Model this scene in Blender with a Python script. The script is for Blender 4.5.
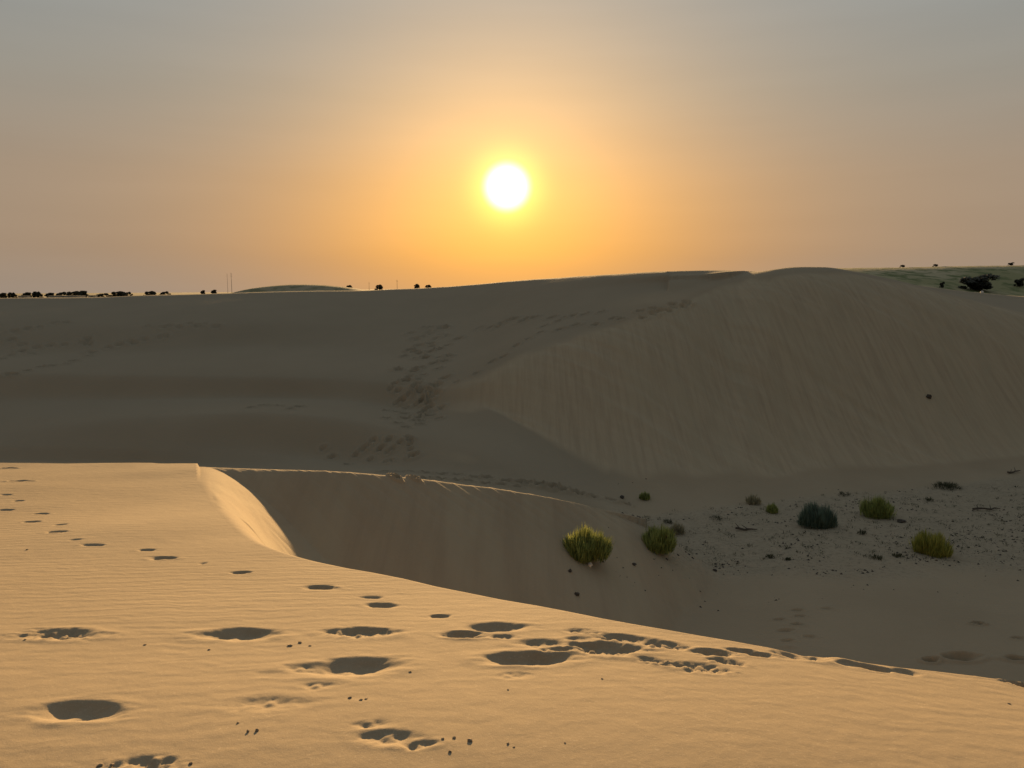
import bpy, bmesh, math, random
import numpy as np
from mathutils import Vector

random.seed(7)
R = math.radians
for o in list(bpy.data.objects):
    bpy.data.objects.remove(o)
scene = bpy.context.scene

# ------------------------------------------------------------------ camera
CH = 8.0                      # eye height above the lowest datum
PITCH = R(7.1)
FPX = 739.0
cam_d = bpy.data.cameras.new('camera')
cam = bpy.data.objects.new('camera', cam_d)
scene.collection.objects.link(cam)
cam.location = (0, 0, CH)
cam.rotation_euler = (R(90) - PITCH, 0, 0)
cam_d.sensor_width = 36
cam_d.lens = 36 * FPX / 1024
cam_d.clip_start = 0.05
cam_d.clip_end = 20000
scene.camera = cam

# ------------------------------------------------------------------ exposure
scene.view_settings.view_transform = 'Standard'
scene.view_settings.look = 'None'
scene.view_settings.gamma = 1
scene.view_settings.use_curve_mapping = False
EXPO = 1.8
scene.view_settings.exposure = EXPO

# ------------------------------------------------------------------ sun
SUN_EL = R(7.83)
SUN_AZ = R(-0.39)             # from +Y towards +X
sdir = Vector((math.sin(SUN_AZ) * math.cos(SUN_EL), math.cos(SUN_AZ) * math.cos(SUN_EL), math.sin(SUN_EL)))
sl = bpy.data.lights.new('sun', 'SUN')
sl.energy = 3.0
sl.angle = R(1.8)
sl.color = (1.0, 0.62, 0.265)
so = bpy.data.objects.new('sun', sl)
scene.collection.objects.link(so)
so.rotation_euler = sdir.to_track_quat('Z', 'Y').to_euler()
so.location = (0, 60, 40)

# ------------------------------------------------------------------ world
w = bpy.data.worlds.new('World')
scene.world = w
w.use_nodes = True
nt = w.node_tree
nt.nodes.clear()
N = nt.nodes.new
L = nt.links.new


def wmath(op, a, b=None, c=None, clamp=False):
    n = N('ShaderNodeMath'); n.operation = op; n.use_clamp = clamp
    for i, v in enumerate((a, b, c)):
        if v is None: continue
        if isinstance(v, (int, float)): n.inputs[i].default_value = v
        else: L(v, n.inputs[i])
    return n.outputs[0]


def wvec(op, a, b=None):
    n = N('ShaderNodeVectorMath'); n.operation = op
    for i, v in enumerate((a, b)):
        if v is None: continue
        if isinstance(v, (tuple, list, Vector)): n.inputs[i].default_value = tuple(v)
        else: L(v, n.inputs[i])
    return n


def wscale(col, fac):
    n = N('ShaderNodeVectorMath'); n.operation = 'SCALE'
    if isinstance(col, (tuple, list)): n.inputs[0].default_value = col
    else: L(col, n.inputs[0])
    if isinstance(fac, (int, float)): n.inputs['Scale'].default_value = fac
    else: L(fac, n.inputs['Scale'])
    return n.outputs[0]


tc = N('ShaderNodeTexCoord')
dirv = wvec('NORMALIZE', tc.outputs['Generated']).outputs[0]
sep = N('ShaderNodeSeparateXYZ'); L(dirv, sep.inputs[0])
dz = sep.outputs['Z']
elev = wmath('MULTIPLY', wmath('ARCSINE', dz), 180 / math.pi)              # degrees
dot = wvec('DOT_PRODUCT', dirv, sdir).outputs['Value']
ang = wmath('MULTIPLY', wmath('ARCCOSINE', wmath('MINIMUM', dot, 0.9999999)), 180 / math.pi)
az = wmath('MULTIPLY', wmath('ARCTAN2', sep.outputs['X'], sep.outputs['Y']), 180 / math.pi)
azd = wmath('ABSOLUTE', wmath('SUBTRACT', az, math.degrees(SUN_AZ)))
# dusty air: colour by elevation, away from the sun
ramp = N('ShaderNodeValToRGB')
L(wmath('DIVIDE', wmath('MAXIMUM', elev, 0.0), 90.0), ramp.inputs[0])
cr = ramp.color_ramp
stops = [(0.0, (.330, .262, .205)), (3 / 90, (.335, .250, .180)), (8 / 90, (.320, .250, .190)), (14 / 90, (.275, .265, .235)),
         (22 / 90, (.248, .288, .303)), (40 / 90, (.290, .322, .338)), (1.0, (.330, .350, .365))]
cr.elements[0].position = 0; cr.elements[0].color = (*stops[0][1], 1)
cr.elements[1].position = 1; cr.elements[1].color = (*stops[-1][1], 1)
for p, c in stops[1:-1]:
    e = cr.elements.new(p); e.color = (*c, 1)
# dimmer and bluer on the side away from the sun
mr = N('ShaderNodeMapRange'); mr.interpolation_type = 'SMOOTHSTEP'
mr.inputs['From Min'].default_value = 40; mr.inputs['From Max'].default_value = 112
mr.inputs['To Min'].default_value = 1.0; mr.inputs['To Max'].default_value = 0.20
L(ang, mr.inputs['Value'])
mxr = N('ShaderNodeMix'); mxr.data_type = 'RGBA'
mr.inputs['To Min'].default_value = 0.0; mr.inputs['To Max'].default_value = 1.0
L(mr.outputs[0], mxr.inputs[0]); mxr.inputs[6].default_value = (1, 1, 1, 1); mxr.inputs[7].default_value = (.50, .50, .49, 1)
base = wvec('MULTIPLY', ramp.outputs[0], mxr.outputs[2]).outputs[0]
# aureole of the sun in the dust
g1 = wmath('EXPONENT', wmath('MULTIPLY', ang, -1 / 8.5))
g1c = wscale((.66, .33, .06), g1)
g2 = wmath('EXPONENT', wmath('MULTIPLY', wmath('POWER', wmath('DIVIDE', ang, 2.6), 3.0), -1))
g2c = wscale((.25, .42, .06), g2)
# warm band hugging the horizon below the sun
g3 = wmath('MULTIPLY', wmath('EXPONENT', wmath('MULTIPLY', wmath('POWER', wmath('DIVIDE', azd, 17.0), 2.0), -1)),
           wmath('EXPONENT', wmath('MULTIPLY', wmath('POWER', wmath('DIVIDE', wmath('SUBTRACT', elev, 3.0), 7.5), 2.0), -1)))
g3c = wscale((.26, .025, -.110), g3)
# disc
md = N('ShaderNodeMapRange'); md.interpolation_type = 'SMOOTHSTEP'
md.inputs['From Min'].default_value = 2.15; md.inputs['From Max'].default_value = 0.2
md.inputs['To Min'].default_value = 0; md.inputs['To Max'].default_value = 1
L(ang, md.inputs['Value'])
g4c = wscale((2.5, 2.5, 2.6), md.outputs[0])
# faint streaky haze layers
mp = N('ShaderNodeMapping'); mp.inputs['Scale'].default_value = (1.5, 1.5, 14)
L(dirv, mp.inputs[0])
nz = N('ShaderNodeTexNoise'); nz.inputs['Scale'].default_value = 2.2; nz.inputs['Detail'].default_value = 4
L(mp.outputs[0], nz.inputs['Vector'])
streak = wmath('MULTIPLY_ADD', nz.outputs[0], 0.11, 0.945)
tot = wvec('ADD', base, g1c).outputs[0]
tot = wvec('ADD', tot, g2c).outputs[0]
tot = wvec('ADD', tot, g3c).outputs[0]
tot = wscale(tot, streak)
tot = wvec('ADD', tot, g4c).outputs[0]
tot = wvec('MAXIMUM', tot, (0, 0, 0)).outputs[0]
tot = wscale(tot, 2 ** -EXPO)
sky = N('ShaderNodeTexSky'); sky.sky_type = 'NISHITA'; sky.sun_disc = False
sky.sun_elevation = SUN_EL; sky.sun_rotation = SUN_AZ; sky.dust_density = 6; sky.air_density = 1.5
b1 = N('ShaderNodeBackground'); b1.inputs['Strength'].default_value = 1.0
L(tot, b1.inputs['Color'])
b2 = N('ShaderNodeBackground'); b2.inputs['Strength'].default_value = 0.002
L(sky.outputs[0], b2.inputs['Color'])
ad = N('ShaderNodeAddShader'); L(b1.outputs[0], ad.inputs[0]); L(b2.outputs[0], ad.inputs[1])
wo = N('ShaderNodeOutputWorld'); L(ad.outputs[0], wo.inputs['Surface'])

# ------------------------------------------------------------------ helpers


def ray(px, py):
    """pixel -> (X/Y, Z/Y) slopes of the sight line"""
    u = (px - 512) / FPX; v = (384 - py) / FPX
    Y = math.cos(PITCH) + v * math.sin(PITCH)
    Z = -math.sin(PITCH) + v * math.cos(PITCH)
    return u / Y, Z / Y


def hash2(ix, iy, seed):
    h = (ix.astype(np.int64) * 374761393 + iy.astype(np.int64) * 668265263 + seed * 2147483647) & 0xffffffff
    h = ((h ^ (h >> 13)) * 1274126177) & 0xffffffff
    h = (h ^ (h >> 16)) & 0xffffffff
    return h.astype(np.float64) / 4294967295.0


def vnoise(x, y, seed=0):
    ix = np.floor(x); iy = np.floor(y)
    fx = x - ix; fy = y - iy
    fx = fx * fx * fx * (fx * (fx * 6 - 15) + 10); fy = fy * fy * fy * (fy * (fy * 6 - 15) + 10)
    a = hash2(ix, iy, seed); b = hash2(ix + 1, iy, seed)
    c = hash2(ix, iy + 1, seed); d = hash2(ix + 1, iy + 1, seed)
    return (a * (1 - fx) + b * fx) * (1 - fy) + (c * (1 - fx) + d * fx) * fy * 1.0 - 0.5


def fbm(x, y, seed=0, oct=4):
    t = 0; a = 1
    for k in range(oct):
        t = t + a * vnoise(x * 2 ** k + 17.3 * k, y * 2 ** k - 9.1 * k, seed + k); a *= 0.5
    return t


def sstep(a, b, x):
    t = np.clip((x - a) / (b - a), 0, 1)
    return t * t * (3 - 2 * t)


def smax(a, b, k):
    h = np.clip(0.5 + 0.5 * (a - b) / k, 0, 1)
    return b * (1 - h) + a * h + k * h * (1 - h)


# ------------------------------------------------------------------ terrain: heights relative to the eye
GY = np.array([-3000, -40, -3, 0.0, 2.2, 3.5, 5, 7, 10, 13.6, 18, 26, 40])
GZ = np.array([-2.0, -1.6, -1.30, -1.35, -1.52, -1.73, -1.98, -2.26, -2.60, -2.96, -3.70, -5.4, -7.5])


def pchip_slopes(x, y):
    h = np.diff(x); d = np.diff(y) / h
    m = np.zeros_like(y)
    for i in range(1, len(x) - 1):
        if d[i - 1] * d[i] > 0:
            w1 = 2 * h[i] + h[i - 1]; w2 = h[i] + 2 * h[i - 1]
            m[i] = (w1 + w2) / (w1 / d[i - 1] + w2 / d[i])
    m[0] = d[0]; m[-1] = d[-1]
    return m


GM = pchip_slopes(GY, GZ)


def hermite(x, X, Yv, M):
    x = np.clip(x, X[0], X[-1])
    i = np.clip(np.searchsorted(X, x, side='right') - 1, 0, len(X) - 2)
    h = X[i + 1] - X[i]; t = (x - X[i]) / h
    return ((2 * t ** 3 - 3 * t ** 2 + 1) * Yv[i] + (t ** 3 - 2 * t ** 2 + t) * h * M[i]
            + (-2 * t ** 3 + 3 * t ** 2) * Yv[i + 1] + (t ** 3 - t ** 2) * h * M[i + 1])


def Ffore(X, Y):
    z = hermite(Y, GY, GZ, GM)
    xp = np.clip(X, 0, 12)
    z = z - 0.05 * xp ** 2 / (1 + 0.12 * xp)
    z = z + 0.05 * fbm(X * 0.35, Y * 0.3, 5, 3) * sstep(2, 6, Y)
    return z


def hit(fn, px, py, y0=1.3, y1=400):
    s, t = ray(px, py)
    Ys = y0 * (y1 / y0) ** (np.linspace(0, 1, 4000))
    d = fn(s * Ys, Ys) - t * Ys
    k = np.argmax(d > 0)
    if d[k] <= 0: return None
    if k == 0: return s * Ys[0], Ys[0]
    a = Ys[k - 1]; b = Ys[k]; da = d[k - 1]; db = d[k]
    Y = a + (b - a) * (-da) / (db - da)
    return s * Y, Y


# near crest, pixel polyline (right to left), lies on the foreground surface
c1px = [(1500, 760), (1200, 712), (1024, 684), (900, 668), (800, 653.5), (700, 637), (600, 619), (500, 600), (400, 580),
        (320, 563), (268, 549), (244, 537), (228, 523), (215, 508), (206, 494), (199, 482)]
c1 = []
for p in c1px:
    X, Y = hit(Ffore, *p)
    c1.append((X, Y, float(Ffore(np.array([X]), np.array([Y]))[0])))
# left far crest and the crest over the bowl
cbpx = [(-500, 452), (-250, 457), (0, 462), (90, 463), (150, 465)]
cb = []
for p in cbpx:
    s, t = ray(*p); Y = 11.8
    cb.append((s * Y, Y, float(Ffore(np.array([s * Y]), np.array([Y]))[0])))
c3px = [(198.2, 467, 11.8), (250, 468.5, 12.2), (330, 471, 13.0), (400, 477, 14.0), (460, 484, 15.1), (520, 492.5, 16.3), (580, 504, 17.2), (620, 517, 17.9), (646, 529, 18.4)]
c3 = []
for x, y, D in c3px:
    s, t = ray(x, y); c3.append((s * D, D, t * D))
def resample(P, n, jit, seed):
    P = np.array(P); u = np.arange(len(P)); uu = np.linspace(0, len(P) - 1, n)
    out = np.stack([hermite(uu, u.astype(float), P[:, k], np.gradient(P[:, k])) for k in range(3)], 1)
    j = jit * fbm(uu * 1.7, uu * 0 + 3.3, seed, 3)
    fac = 1 + j * np.sin(np.pi * uu / (len(P) - 1)) ** .3
    out[:, 0] *= fac; out[:, 1] *= fac
    return out
c1r = resample(c1, 46, .012, 3); c1r[:, 2] = Ffore(c1r[:, 0], c1r[:, 1])
c3r = resample(c3, 26, .0015, 4)
lee = np.vstack([c1r, c3r])
lee_slope = list(np.interp(np.linspace(0, 15, 46), np.arange(16), [1.0] * 10 + [1.9, 1.9, 1.75, 1.5, 1.25, .95])) + [.62] * 26
backc = np.vstack([np.array(cb), c3r])
c1a = c1r[::-1]
c3a = c3r
s_c1 = c1a[:, 0] / c1a[:, 1]
s_bk = backc[:, 0] / backc[:, 1]


def seg_env(X, Y, P, slope, rr):
    """upper envelope of repose cones over a crest polyline"""
    best = np.full(X.shape, -1e9); 
    for i in range(len(P) - 1):
        ax, ay, az_ = P[i]; bx, by, bz = P[i + 1]
        vx, vy = bx - ax, by - ay; l2 = vx * vx + vy * vy
        t = np.clip(((X - ax) * vx + (Y - ay) * vy) / l2, 0, 1)
        d = np.hypot(X - ax - t * vx, Y - ay - t * vy)
        sl_ = slope if np.isscalar(slope) else slope[i] + t * (slope[i + 1] - slope[i])
        z = az_ + t * (bz - az_) - sl_ * (np.sqrt(d * d + rr * rr) - rr)
        best = np.maximum(best, z)
    return best


# dunes beyond: feature curves (pixel x, pixel y, depth), near to far
K = {
 'A': [(-400, 463, 30), (0, 463, 30), (130, 465, 30), (250, 467, 28.5), (350, 473, 26), (400, 478, 24.7), (430, 481, 24.2), (480, 488, 23.7), (520, 497, 23.3), (560, 511, 22.9), (600, 525, 22.3), (640, 534, 21.8), (680, 528, 22), (720, 522, 22.6), (800, 506, 24.5), (900, 498, 25.6), (1024, 482, 27.5), (1300, 460, 30)],
 'A2': [(-400, 445, 31.3), (0, 445, 31.3), (130, 447, 31), (250, 452, 30), (350, 464, 28.3), (400, 468, 27.2), (430, 471, 26.4), (480, 475, 25.4), (520, 485, 24.5), (560, 499, 23.8), (600, 515, 23), (640, 526, 22.4), (680, 523, 22.45), (720, 517, 23.05), (800, 502.5, 25), (900, 495, 26.1), (1024, 478, 28), (1300, 456, 30.5)],
 'B': [(-400, 430, 33), (0, 430, 33), (80, 421, 33.3), (130, 416, 33.5), (190, 413, 33.5), (250, 412, 33), (300, 413.5, 32.3), (350, 418, 31.5), (400, 428, 30.3), (430, 436, 29.4), (480, 453, 27.2), (520, 470, 25.6), (560, 487, 24.6), (600, 505, 23.6), (640, 519, 23.0), (680, 518, 22.9), (720, 512, 23.5), (800, 499, 25.4), (900, 492, 26.5), (1024, 475, 28.5), (1300, 452, 31)],
 'C': [(-400, 400, 38), (0, 400, 38), (130, 399, 38), (250, 398, 37.8), (300, 399, 37.2), (350, 401, 36), (400, 408, 34.8), (430, 410, 33.8), (480, 399, 32.9), (500, 413, 31.2), (520, 428, 29.7), (540, 443, 28.5), (560, 458, 27.5), (600, 488, 25.55), (640, 513, 24.0), (680, 507, 24.2), (720, 503, 24.8), (800, 492, 26.5), (900, 485, 27.5), (1024, 468, 29.5), (1300, 445, 32)],
 'D': [(-400, 372, 40.8), (0, 372, 40.8), (130, 374, 40.3), (250, 376, 39.8), (350, 378, 38.4), (430, 386, 35.9), (460, 386, 34.5), (480, 381, 34), (520, 358, 34.5), (560, 342, 35.2), (600, 326, 36), (640, 312, 37), (680, 301, 38.5), (720, 284, 41), (750, 273, 42.5), (790, 267, 43.4), (830, 267.5, 43.3), (860, 273, 43), (900, 281, 42.5), (940, 291, 42), (1024, 313, 41), (1300, 370, 38)],
 'E': [(-400, 354, 46.5), (0, 354, 46.5), (130, 352, 47), (250, 346, 49), (350, 348, 47.5), (430, 350, 44), (480, 349, 41), (520, 325.66, 42.01), (560, 316.83, 40.82), (600, 307.52, 39.99), (640, 298.12, 39.85), (680, 291.00, 40.43), (720, 279.00, 41.97), (750, 271.29, 42.84), (790, 269.5, 46), (830, 272, 47), (860, 278, 47), (900, 288, 47), (940, 299, 47), (1024, 322, 46), (1300, 380, 44)],
 'F': [(-400, 325, 52), (0, 325, 52), (130, 325, 52), (250, 322, 53), (350, 322, 54), (430, 320, 53), (480, 318, 50.5), (520, 296.21, 52.03), (560, 292.12, 48.31), (600, 287.65, 45.32), (640, 282.85, 43.66), (680, 278.89, 43.01), (720, 273.04, 43.27), (750, 269.28, 43.30), (790, 276, 56), (830, 280, 58), (860, 284, 59), (900, 290, 58), (940, 300, 58), (1024, 318, 58), (1300, 345, 58)],
 'G': [(-400, 299, 64), (0, 298.5, 64), (100, 297, 64), (200, 294, 65), (260, 292, 66), (350, 290.5, 67), (430, 288, 66.5), (480, 284, 64), (520, 280.50, 59.54), (560, 278.00, 53.92), (600, 275.50, 49.31), (640, 273.00, 46.52), (680, 270.70, 44.94), (720, 269.8, 44.25), (750, 271.0, 43.8), (790, 276, 66), (830, 277, 70), (860, 279, 72), (900, 283, 73), (940, 289, 73), (960, 291, 74), (1024, 297, 76), (1300, 305, 76)],
 'H': [(-400, 310, 110), (0, 310, 110), (100, 309, 110), (200, 306, 112), (260, 302, 115), (350, 300, 115), (430, 296, 115), (480, 292, 110), (520, 288, 110), (560, 286, 110), (600, 284, 110), (640, 282, 110), (680, 281, 115), (720, 280, 120), (750, 278, 130), (790, 280, 114), (830, 281, 114), (860, 283, 114), (900, 286, 114), (940, 291, 114), (1024, 300, 114), (1300, 304, 114)],
 'I': [(-400, 297.5, 450), (0, 297.5, 450), (200, 295, 450), (350, 290.5, 450), (430, 289, 450), (480, 288, 450), (560, 287, 450), (640, 283, 450), (700, 279, 450), (760, 275, 300), (800, 270.5, 160), (830, 268.2, 152), (900, 267.4, 152), (1024, 265, 152), (1300, 263, 152)],
 'J': [(-400, 295, 900), (0, 295, 900), (200, 293.5, 900), (350, 290, 900), (430, 288.6, 900), (480, 287.6, 900), (560, 286, 900), (640, 282, 900), (700, 277, 900), (760, 275, 600), (800, 276, 220), (830, 276, 200), (900, 276, 190), (1024, 274, 190), (1300, 274, 190)],
 'K': [(-400, 293.6, 6000), (0, 293.6, 6000), (350, 291.5, 6000), (1300, 290, 6000)],
}
SG = np.linspace(-1.3, 1.3, 1301)


def gsm(a, sig):
    r = int(sig * 4); k = np.exp(-0.5 * (np.arange(-r, r + 1) / sig) ** 2); k /= k.sum()
    return np.convolve(np.pad(a, r, mode='edge'), k, 'valid')


kD = []; kZ = []
for name in K:
    pts = []
    for x, y, D in K[name]:
        s, t = ray(x, y); pts.append((s, D, t))
    pts = np.array(pts)
    sg = 5 if name in 'A2BCD' else 10
    Dv = gsm(np.interp(SG, pts[:, 0], pts[:, 1]), sg)
    Tv = gsm(np.interp(SG, pts[:, 0], pts[:, 2]), sg)
    kD.append(Dv); kZ.append(Dv * Tv)
kD = np.array(kD); kZ = np.array(kZ)
# basin floor in front of curve A
iG = list(K).index('G')
dG = np.full(len(SG), 2.2)
zG = kZ[iG] - np.where(kZ[iG] > kZ[iG - 1], np.minimum(.135 * dG, .8 * (kZ[iG] - kZ[iG - 1])), 0.02)
kD = np.insert(kD, iG, kD[iG] - dG, axis=0); kZ = np.insert(kZ, iG, zG, axis=0)
floor_near = np.array([0 * SG + 1.0, 0 * SG + 9.0])
fz = np.array([-6.3 + 0 * SG, -6.45 + 0 * SG])
kD = np.vstack([floor_near, kD]); kZ = np.vstack([fz, kZ])
LY = np.log(np.concatenate([[1.0], 1.0 * (6000.0) ** np.linspace(0, 1, 1600)[1:]]))
TAB = np.zeros((len(SG), len(LY)))
YV = np.exp(LY)
for i in range(len(SG)):
    xs = kD[:, i]; ys = kZ[:, i]
    TAB[i] = hermite(YV, xs, ys, pchip_slopes(xs, ys))


def Bback(X, Y):
    Yc = np.clip(Y, 1.0, 5900); s = np.clip(X / Yc, SG[0], SG[-1])
    a = (s - SG[0]) / (SG[1] - SG[0]); i = np.clip(np.floor(a).astype(int), 0, len(SG) - 2); fa = a - i
    b = np.log(Yc) / (LY[-1] - LY[0]) * (len(LY) - 1); j = np.clip(np.floor(b).astype(int), 0, len(LY) - 2); fb = b - j
    return (TAB[i, j] * (1 - fb) + TAB[i, j + 1] * fb) * (1 - fa) + (TAB[i + 1, j] * (1 - fb) + TAB[i + 1, j + 1] * fb) * fa


def base_h(X, Y):
    """dune shapes without small detail"""
    X = np.asarray(X, float); Y = np.asarray(Y, float)
    B = Bback(X, Y)
    Ys = np.maximum(Y, 0.3); s = X / Ys
    D1 = np.interp(s, s_c1, c1a[:, 1], left=-1, right=c1a[-1, 1])
    D1 = np.where(s > s_c1[-1], c1a[-1, 1] * s_c1[-1] / np.maximum(s, 1e-6), D1)
    Db = np.interp(s, s_bk, backc[:, 1])
    left = s < s_c1[0]
    Dfront = np.where(left, Db, np.minimum(D1, Db))
    infront = (Y < Dfront)
    z = np.full(X.shape, -50.0)
    F = Ffore(X, Y)
    z = np.where(infront, F, z)
    m = (~infront) & (Y < 60)
    if m.any():
        x = X[m]; y = Y[m]; ss = s[m]
        db = Db[m]
        bowl = (ss > s_c1[0]) & ((y < db) | (ss > s_bk[-1]))
        rr = np.interp(ss, [-0.47, -0.43, -0.36, -0.28, -0.1], [0.25, 0.35, 0.25, 0.10, 0.05])
        zl = seg_env(x, y, lee, lee_slope, rr)
        zb = seg_env(x, y, backc, 0.36, 0.04 + 0 * x)
        z[m] = np.where(bowl, zl, zb)
    # foreground surface never stands above what the bowl crest allows, blend into the rest
    return smax(z, B, 0.12)


# ------------------------------------------------------------------ footprints (pixel x, y, width px, depth, roughness, aspect)
prints = [
 (75, 711, 92, .055, 0, .60), (62, 634, 92, .040, 1, .42), (236, 634, 84, .050, .2, .50), (362, 633, 76, .035, .7, .45), (350, 667, 112, .060, .2, .52),
 (497, 628, 58, .050, .1, .6), (464, 636, 44, .045, .6, .6), (440, 617, 24, .03, 0, .6), (380, 606, 36, .035, 0, .55), (371, 598, 24, .02, 0, .5),
 (320, 588, 33, .05, 0, .5), (240, 572.5, 24, .04, 0, .5), (163, 558, 28, .06, 0, .5), (146, 550, 20, .035, 0, .5), (93, 545.5, 26, .04, 0, .4),
 (56, 532.5, 22, .06, 0, .5), (61, 525, 14, .03, 0, .5), (32, 522, 18, .06, 0, .5), (41, 513.5, 16, .05, 0, .5), (6, 509.5, 16, .05, 0, .5), (18, 500, 12, .04, 0, .5),
 (6, 494, 12, .04, 0, .5), (20, 481, 20, .04, 0, .35), (75, 540, 14, .03, 0, .5), (203, 563, 9, .02, 0, .5), (8, 468, 14, .04, 0, .35),
 (526, 659, 92, .060, .3, .48), (545, 644, 62, .03, .3, .5), (603, 649, 82, .050, 1, .55), (625, 639, 68, .035, .7, .4), (580, 640, 40, .02, .3, .5),
 (664, 645, 50, .025, .8, .5), (714, 653, 38, .05, .5, .6), (742, 651, 30, .035, .6, .5), (668, 664, 40, .02, 1, .5), (700, 668, 60, .022, 1, .5), (728, 662, 34, .02, 1, .5),
 (806, 655, 66, .055, .4, .5), (786, 650, 30, .03, .1, .5), (850, 664, 36, .03, .2, .5), (874, 668, 34, .05, .1, .6), (905, 672, 30, .03, 0, .6),
 (270, 703, 90, .012, .22, .5), (317, 686, 40, .010, .3, .5), (392, 738, 74, .020, .3, .5), (372, 724, 40, .012, .3, .5), (420, 745, 40, .018, .4, .5), (300, 668, 40, .010, .2, .6),
 (516, 676, 40, .010, .3, .5), (150, 764, 80, .02, .7, .4), (648, 660, 30, .02, .4, .5),
 (505, 638, 30, .02, .5, .5), (560, 650, 36, .03, .5, .5), (585, 632, 44, .018, .6, .4), (760, 655, 30, .03, .5, .5),
]
far_prints = [
 (930, 661, 17, .13, 0, .6), (962, 658, 36, .15, 0, .5), (1016, 659, 24, .14, 0, .5), (1020, 684, 26, .15, 0, .6), (978, 624, 13, .12, 0, .5), (1018, 638, 14, .07, 0, .5),
 (798, 611, 13, .06, 0, .5), (800, 616.5, 12, .06, 0, .5), (779, 620, 12, .06, 0, .5), (797, 625, 14, .06, 0, .5), (786, 631, 18, .06, 0, .5), (810, 637, 14, .05, 0, .5),
 (787, 641, 15, .05, 0, .5), (827, 609.5, 14, .05, 0, .5),
]
# the double line of prints along the pale strip behind the bowl
for k in range(17):
    x = 385 + k * 15.0 + random.uniform(-3, 3)
    far_prints.append((x, 472.5 + 0.00055 * (x - 385) ** 2 + random.uniform(-.5, .5), 11, .22, 0, .75))
for k in range(13):
    x = 398 + k * 14.5 + random.uniform(-3, 3)
    far_prints.append((x, 478.2 + 0.00070 * (x - 398) ** 2 * .9 + random.uniform(-.5, .5) - (6 if x > 520 else 0), 10, .22, 0, .75))
rp = random.Random(3)
for k in range(110):        # trampled lane up the far dune
    y = rp.uniform(326, 428); xx = 425 - (y - 326) * 0.10 + rp.gauss(0, 14)
    far_prints.append((xx, y, rp.uniform(6, 11), .20, .3, .9))
for k in range(26):
    y = rp.uniform(435, 465); far_prints.append((rp.gauss(390, 30), y, rp.uniform(6, 9), .15, .3, .9))
lanes = [((5, 375), (75, 362), 7), ((20, 350), (60, 345), 4), ((15, 330), (65, 322), 5), ((85, 345), (90, 355), 3), ((110, 346), (166, 336), 7), ((150, 325), (215, 326), 8),
         ((10, 338), (30, 352), 5), ((85, 336), (92, 352), 4), ((2, 357), (20, 350), 3), ((255, 407), (300, 409), 6), ((480, 372), (560, 318), 8), ((500, 322), (600, 312), 9), ((560, 330), (690, 302), 9), ((640, 318), (688, 303), 8), ((480, 330), (520, 320), 5)]
for (x0, y0), (x1, y1), n in lanes:
    for k in range(n):
        t = (k + rp.uniform(-.3, .3)) / max(1, n - 1)
        far_prints.append((x0 + (x1 - x0) * t + rp.uniform(-2, 2), y0 + (y1 - y0) * t + rp.uniform(-2, 2), rp.uniform(7, 11), .19, .2, .9))
stamps = []
for p in prints + far_prints:
    h = hit(base_h, p[0], p[1])
    if h is None: continue
    X, Y = h
    a = 0.5 * p[2] / FPX * Y * 1.03
    stamps.append((X, Y, a, max(a * p[5], 0.03), p[3] * (.72 if Y < 9 else 1), p[4]))

# distant low dark dune
def far_bump(X, Y):
    s, _ = ray(293, 289); cx = s * 135
    u = (X - cx) / 14.5
    prof = np.clip(1 - u * u, 0, 1) ** 0.55
    across = np.where(Y < 135, sstep(126, 134, Y), 1 - sstep(137, 165, Y))
    return prof * across


def detail(X, Y, z, mask_slip):
    out = z.copy()
    near = Y < 30
    # broad undulations
    out += 0.03 * fbm(X * 0.5, Y * 0.45, 21, 3) * sstep(1, 8, np.abs(Y)) * (Y < 26)
    out += 0.07 * fbm(X * 0.16, Y * 0.12, 31, 3) * sstep(28, 34, Y)
    # avalanche chutes on slip faces, running down towards the camera and to the right
    c = np.where(Y < 24, 0.50, 0.75); s_ = np.where(Y < 24, -0.866, -0.66)
    al = X * c + Y * s_; ac = X * -s_ + Y * c
    fine = vnoise(ac * 1.6, al * 0.13, 41) * 0.06 + vnoise(ac * 4.2, al * 0.20, 42) * 0.035 + vnoise(ac * 9, al * 0.5, 43) * 0.012
    fade = sstep(-0.2, 0.35, vnoise(X * 0.09 + 5, Y * 0.12, 45) + 0.1) * 0.8 + 0.2
    s0 = X / np.maximum(Y, .5)
    edge = np.where(Y < 23.5, sstep(.15, 1.5, np.interp(s0, s_bk, backc[:, 1]) - Y), 1.0)
    mask_slip = mask_slip * edge
    out += mask_slip * fine * fade * np.where(Y < 24, np.where((Y < 11) & (X < -1.5), 1.2, .35), 1.6)
    out += mask_slip * (Y < 15) * (np.where((Y < 11) & (X < -1.5), .05, .008) * fbm(ac * 2.6, al * 0.35, 47, 3))
    return out


def rough_basin(X, Y):
    return 0.035 * fbm(X * 1.3, Y * 1.6, 61, 4) + 0.02 * np.maximum(0, vnoise(X * 4, Y * 5, 66))


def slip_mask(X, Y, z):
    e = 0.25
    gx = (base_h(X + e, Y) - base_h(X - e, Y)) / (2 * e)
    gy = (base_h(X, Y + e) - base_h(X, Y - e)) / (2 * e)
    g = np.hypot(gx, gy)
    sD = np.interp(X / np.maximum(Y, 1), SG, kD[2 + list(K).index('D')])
    return (1 - sstep(-.2, 1.0, Y - sD)) * sstep(0.33, 0.43, g) * (Y > 8) * (Y < 60) * np.maximum(sstep(-0.13, 0.0, X / np.maximum(Y, 1)), 1 - sstep(20, 24, Y))


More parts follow.
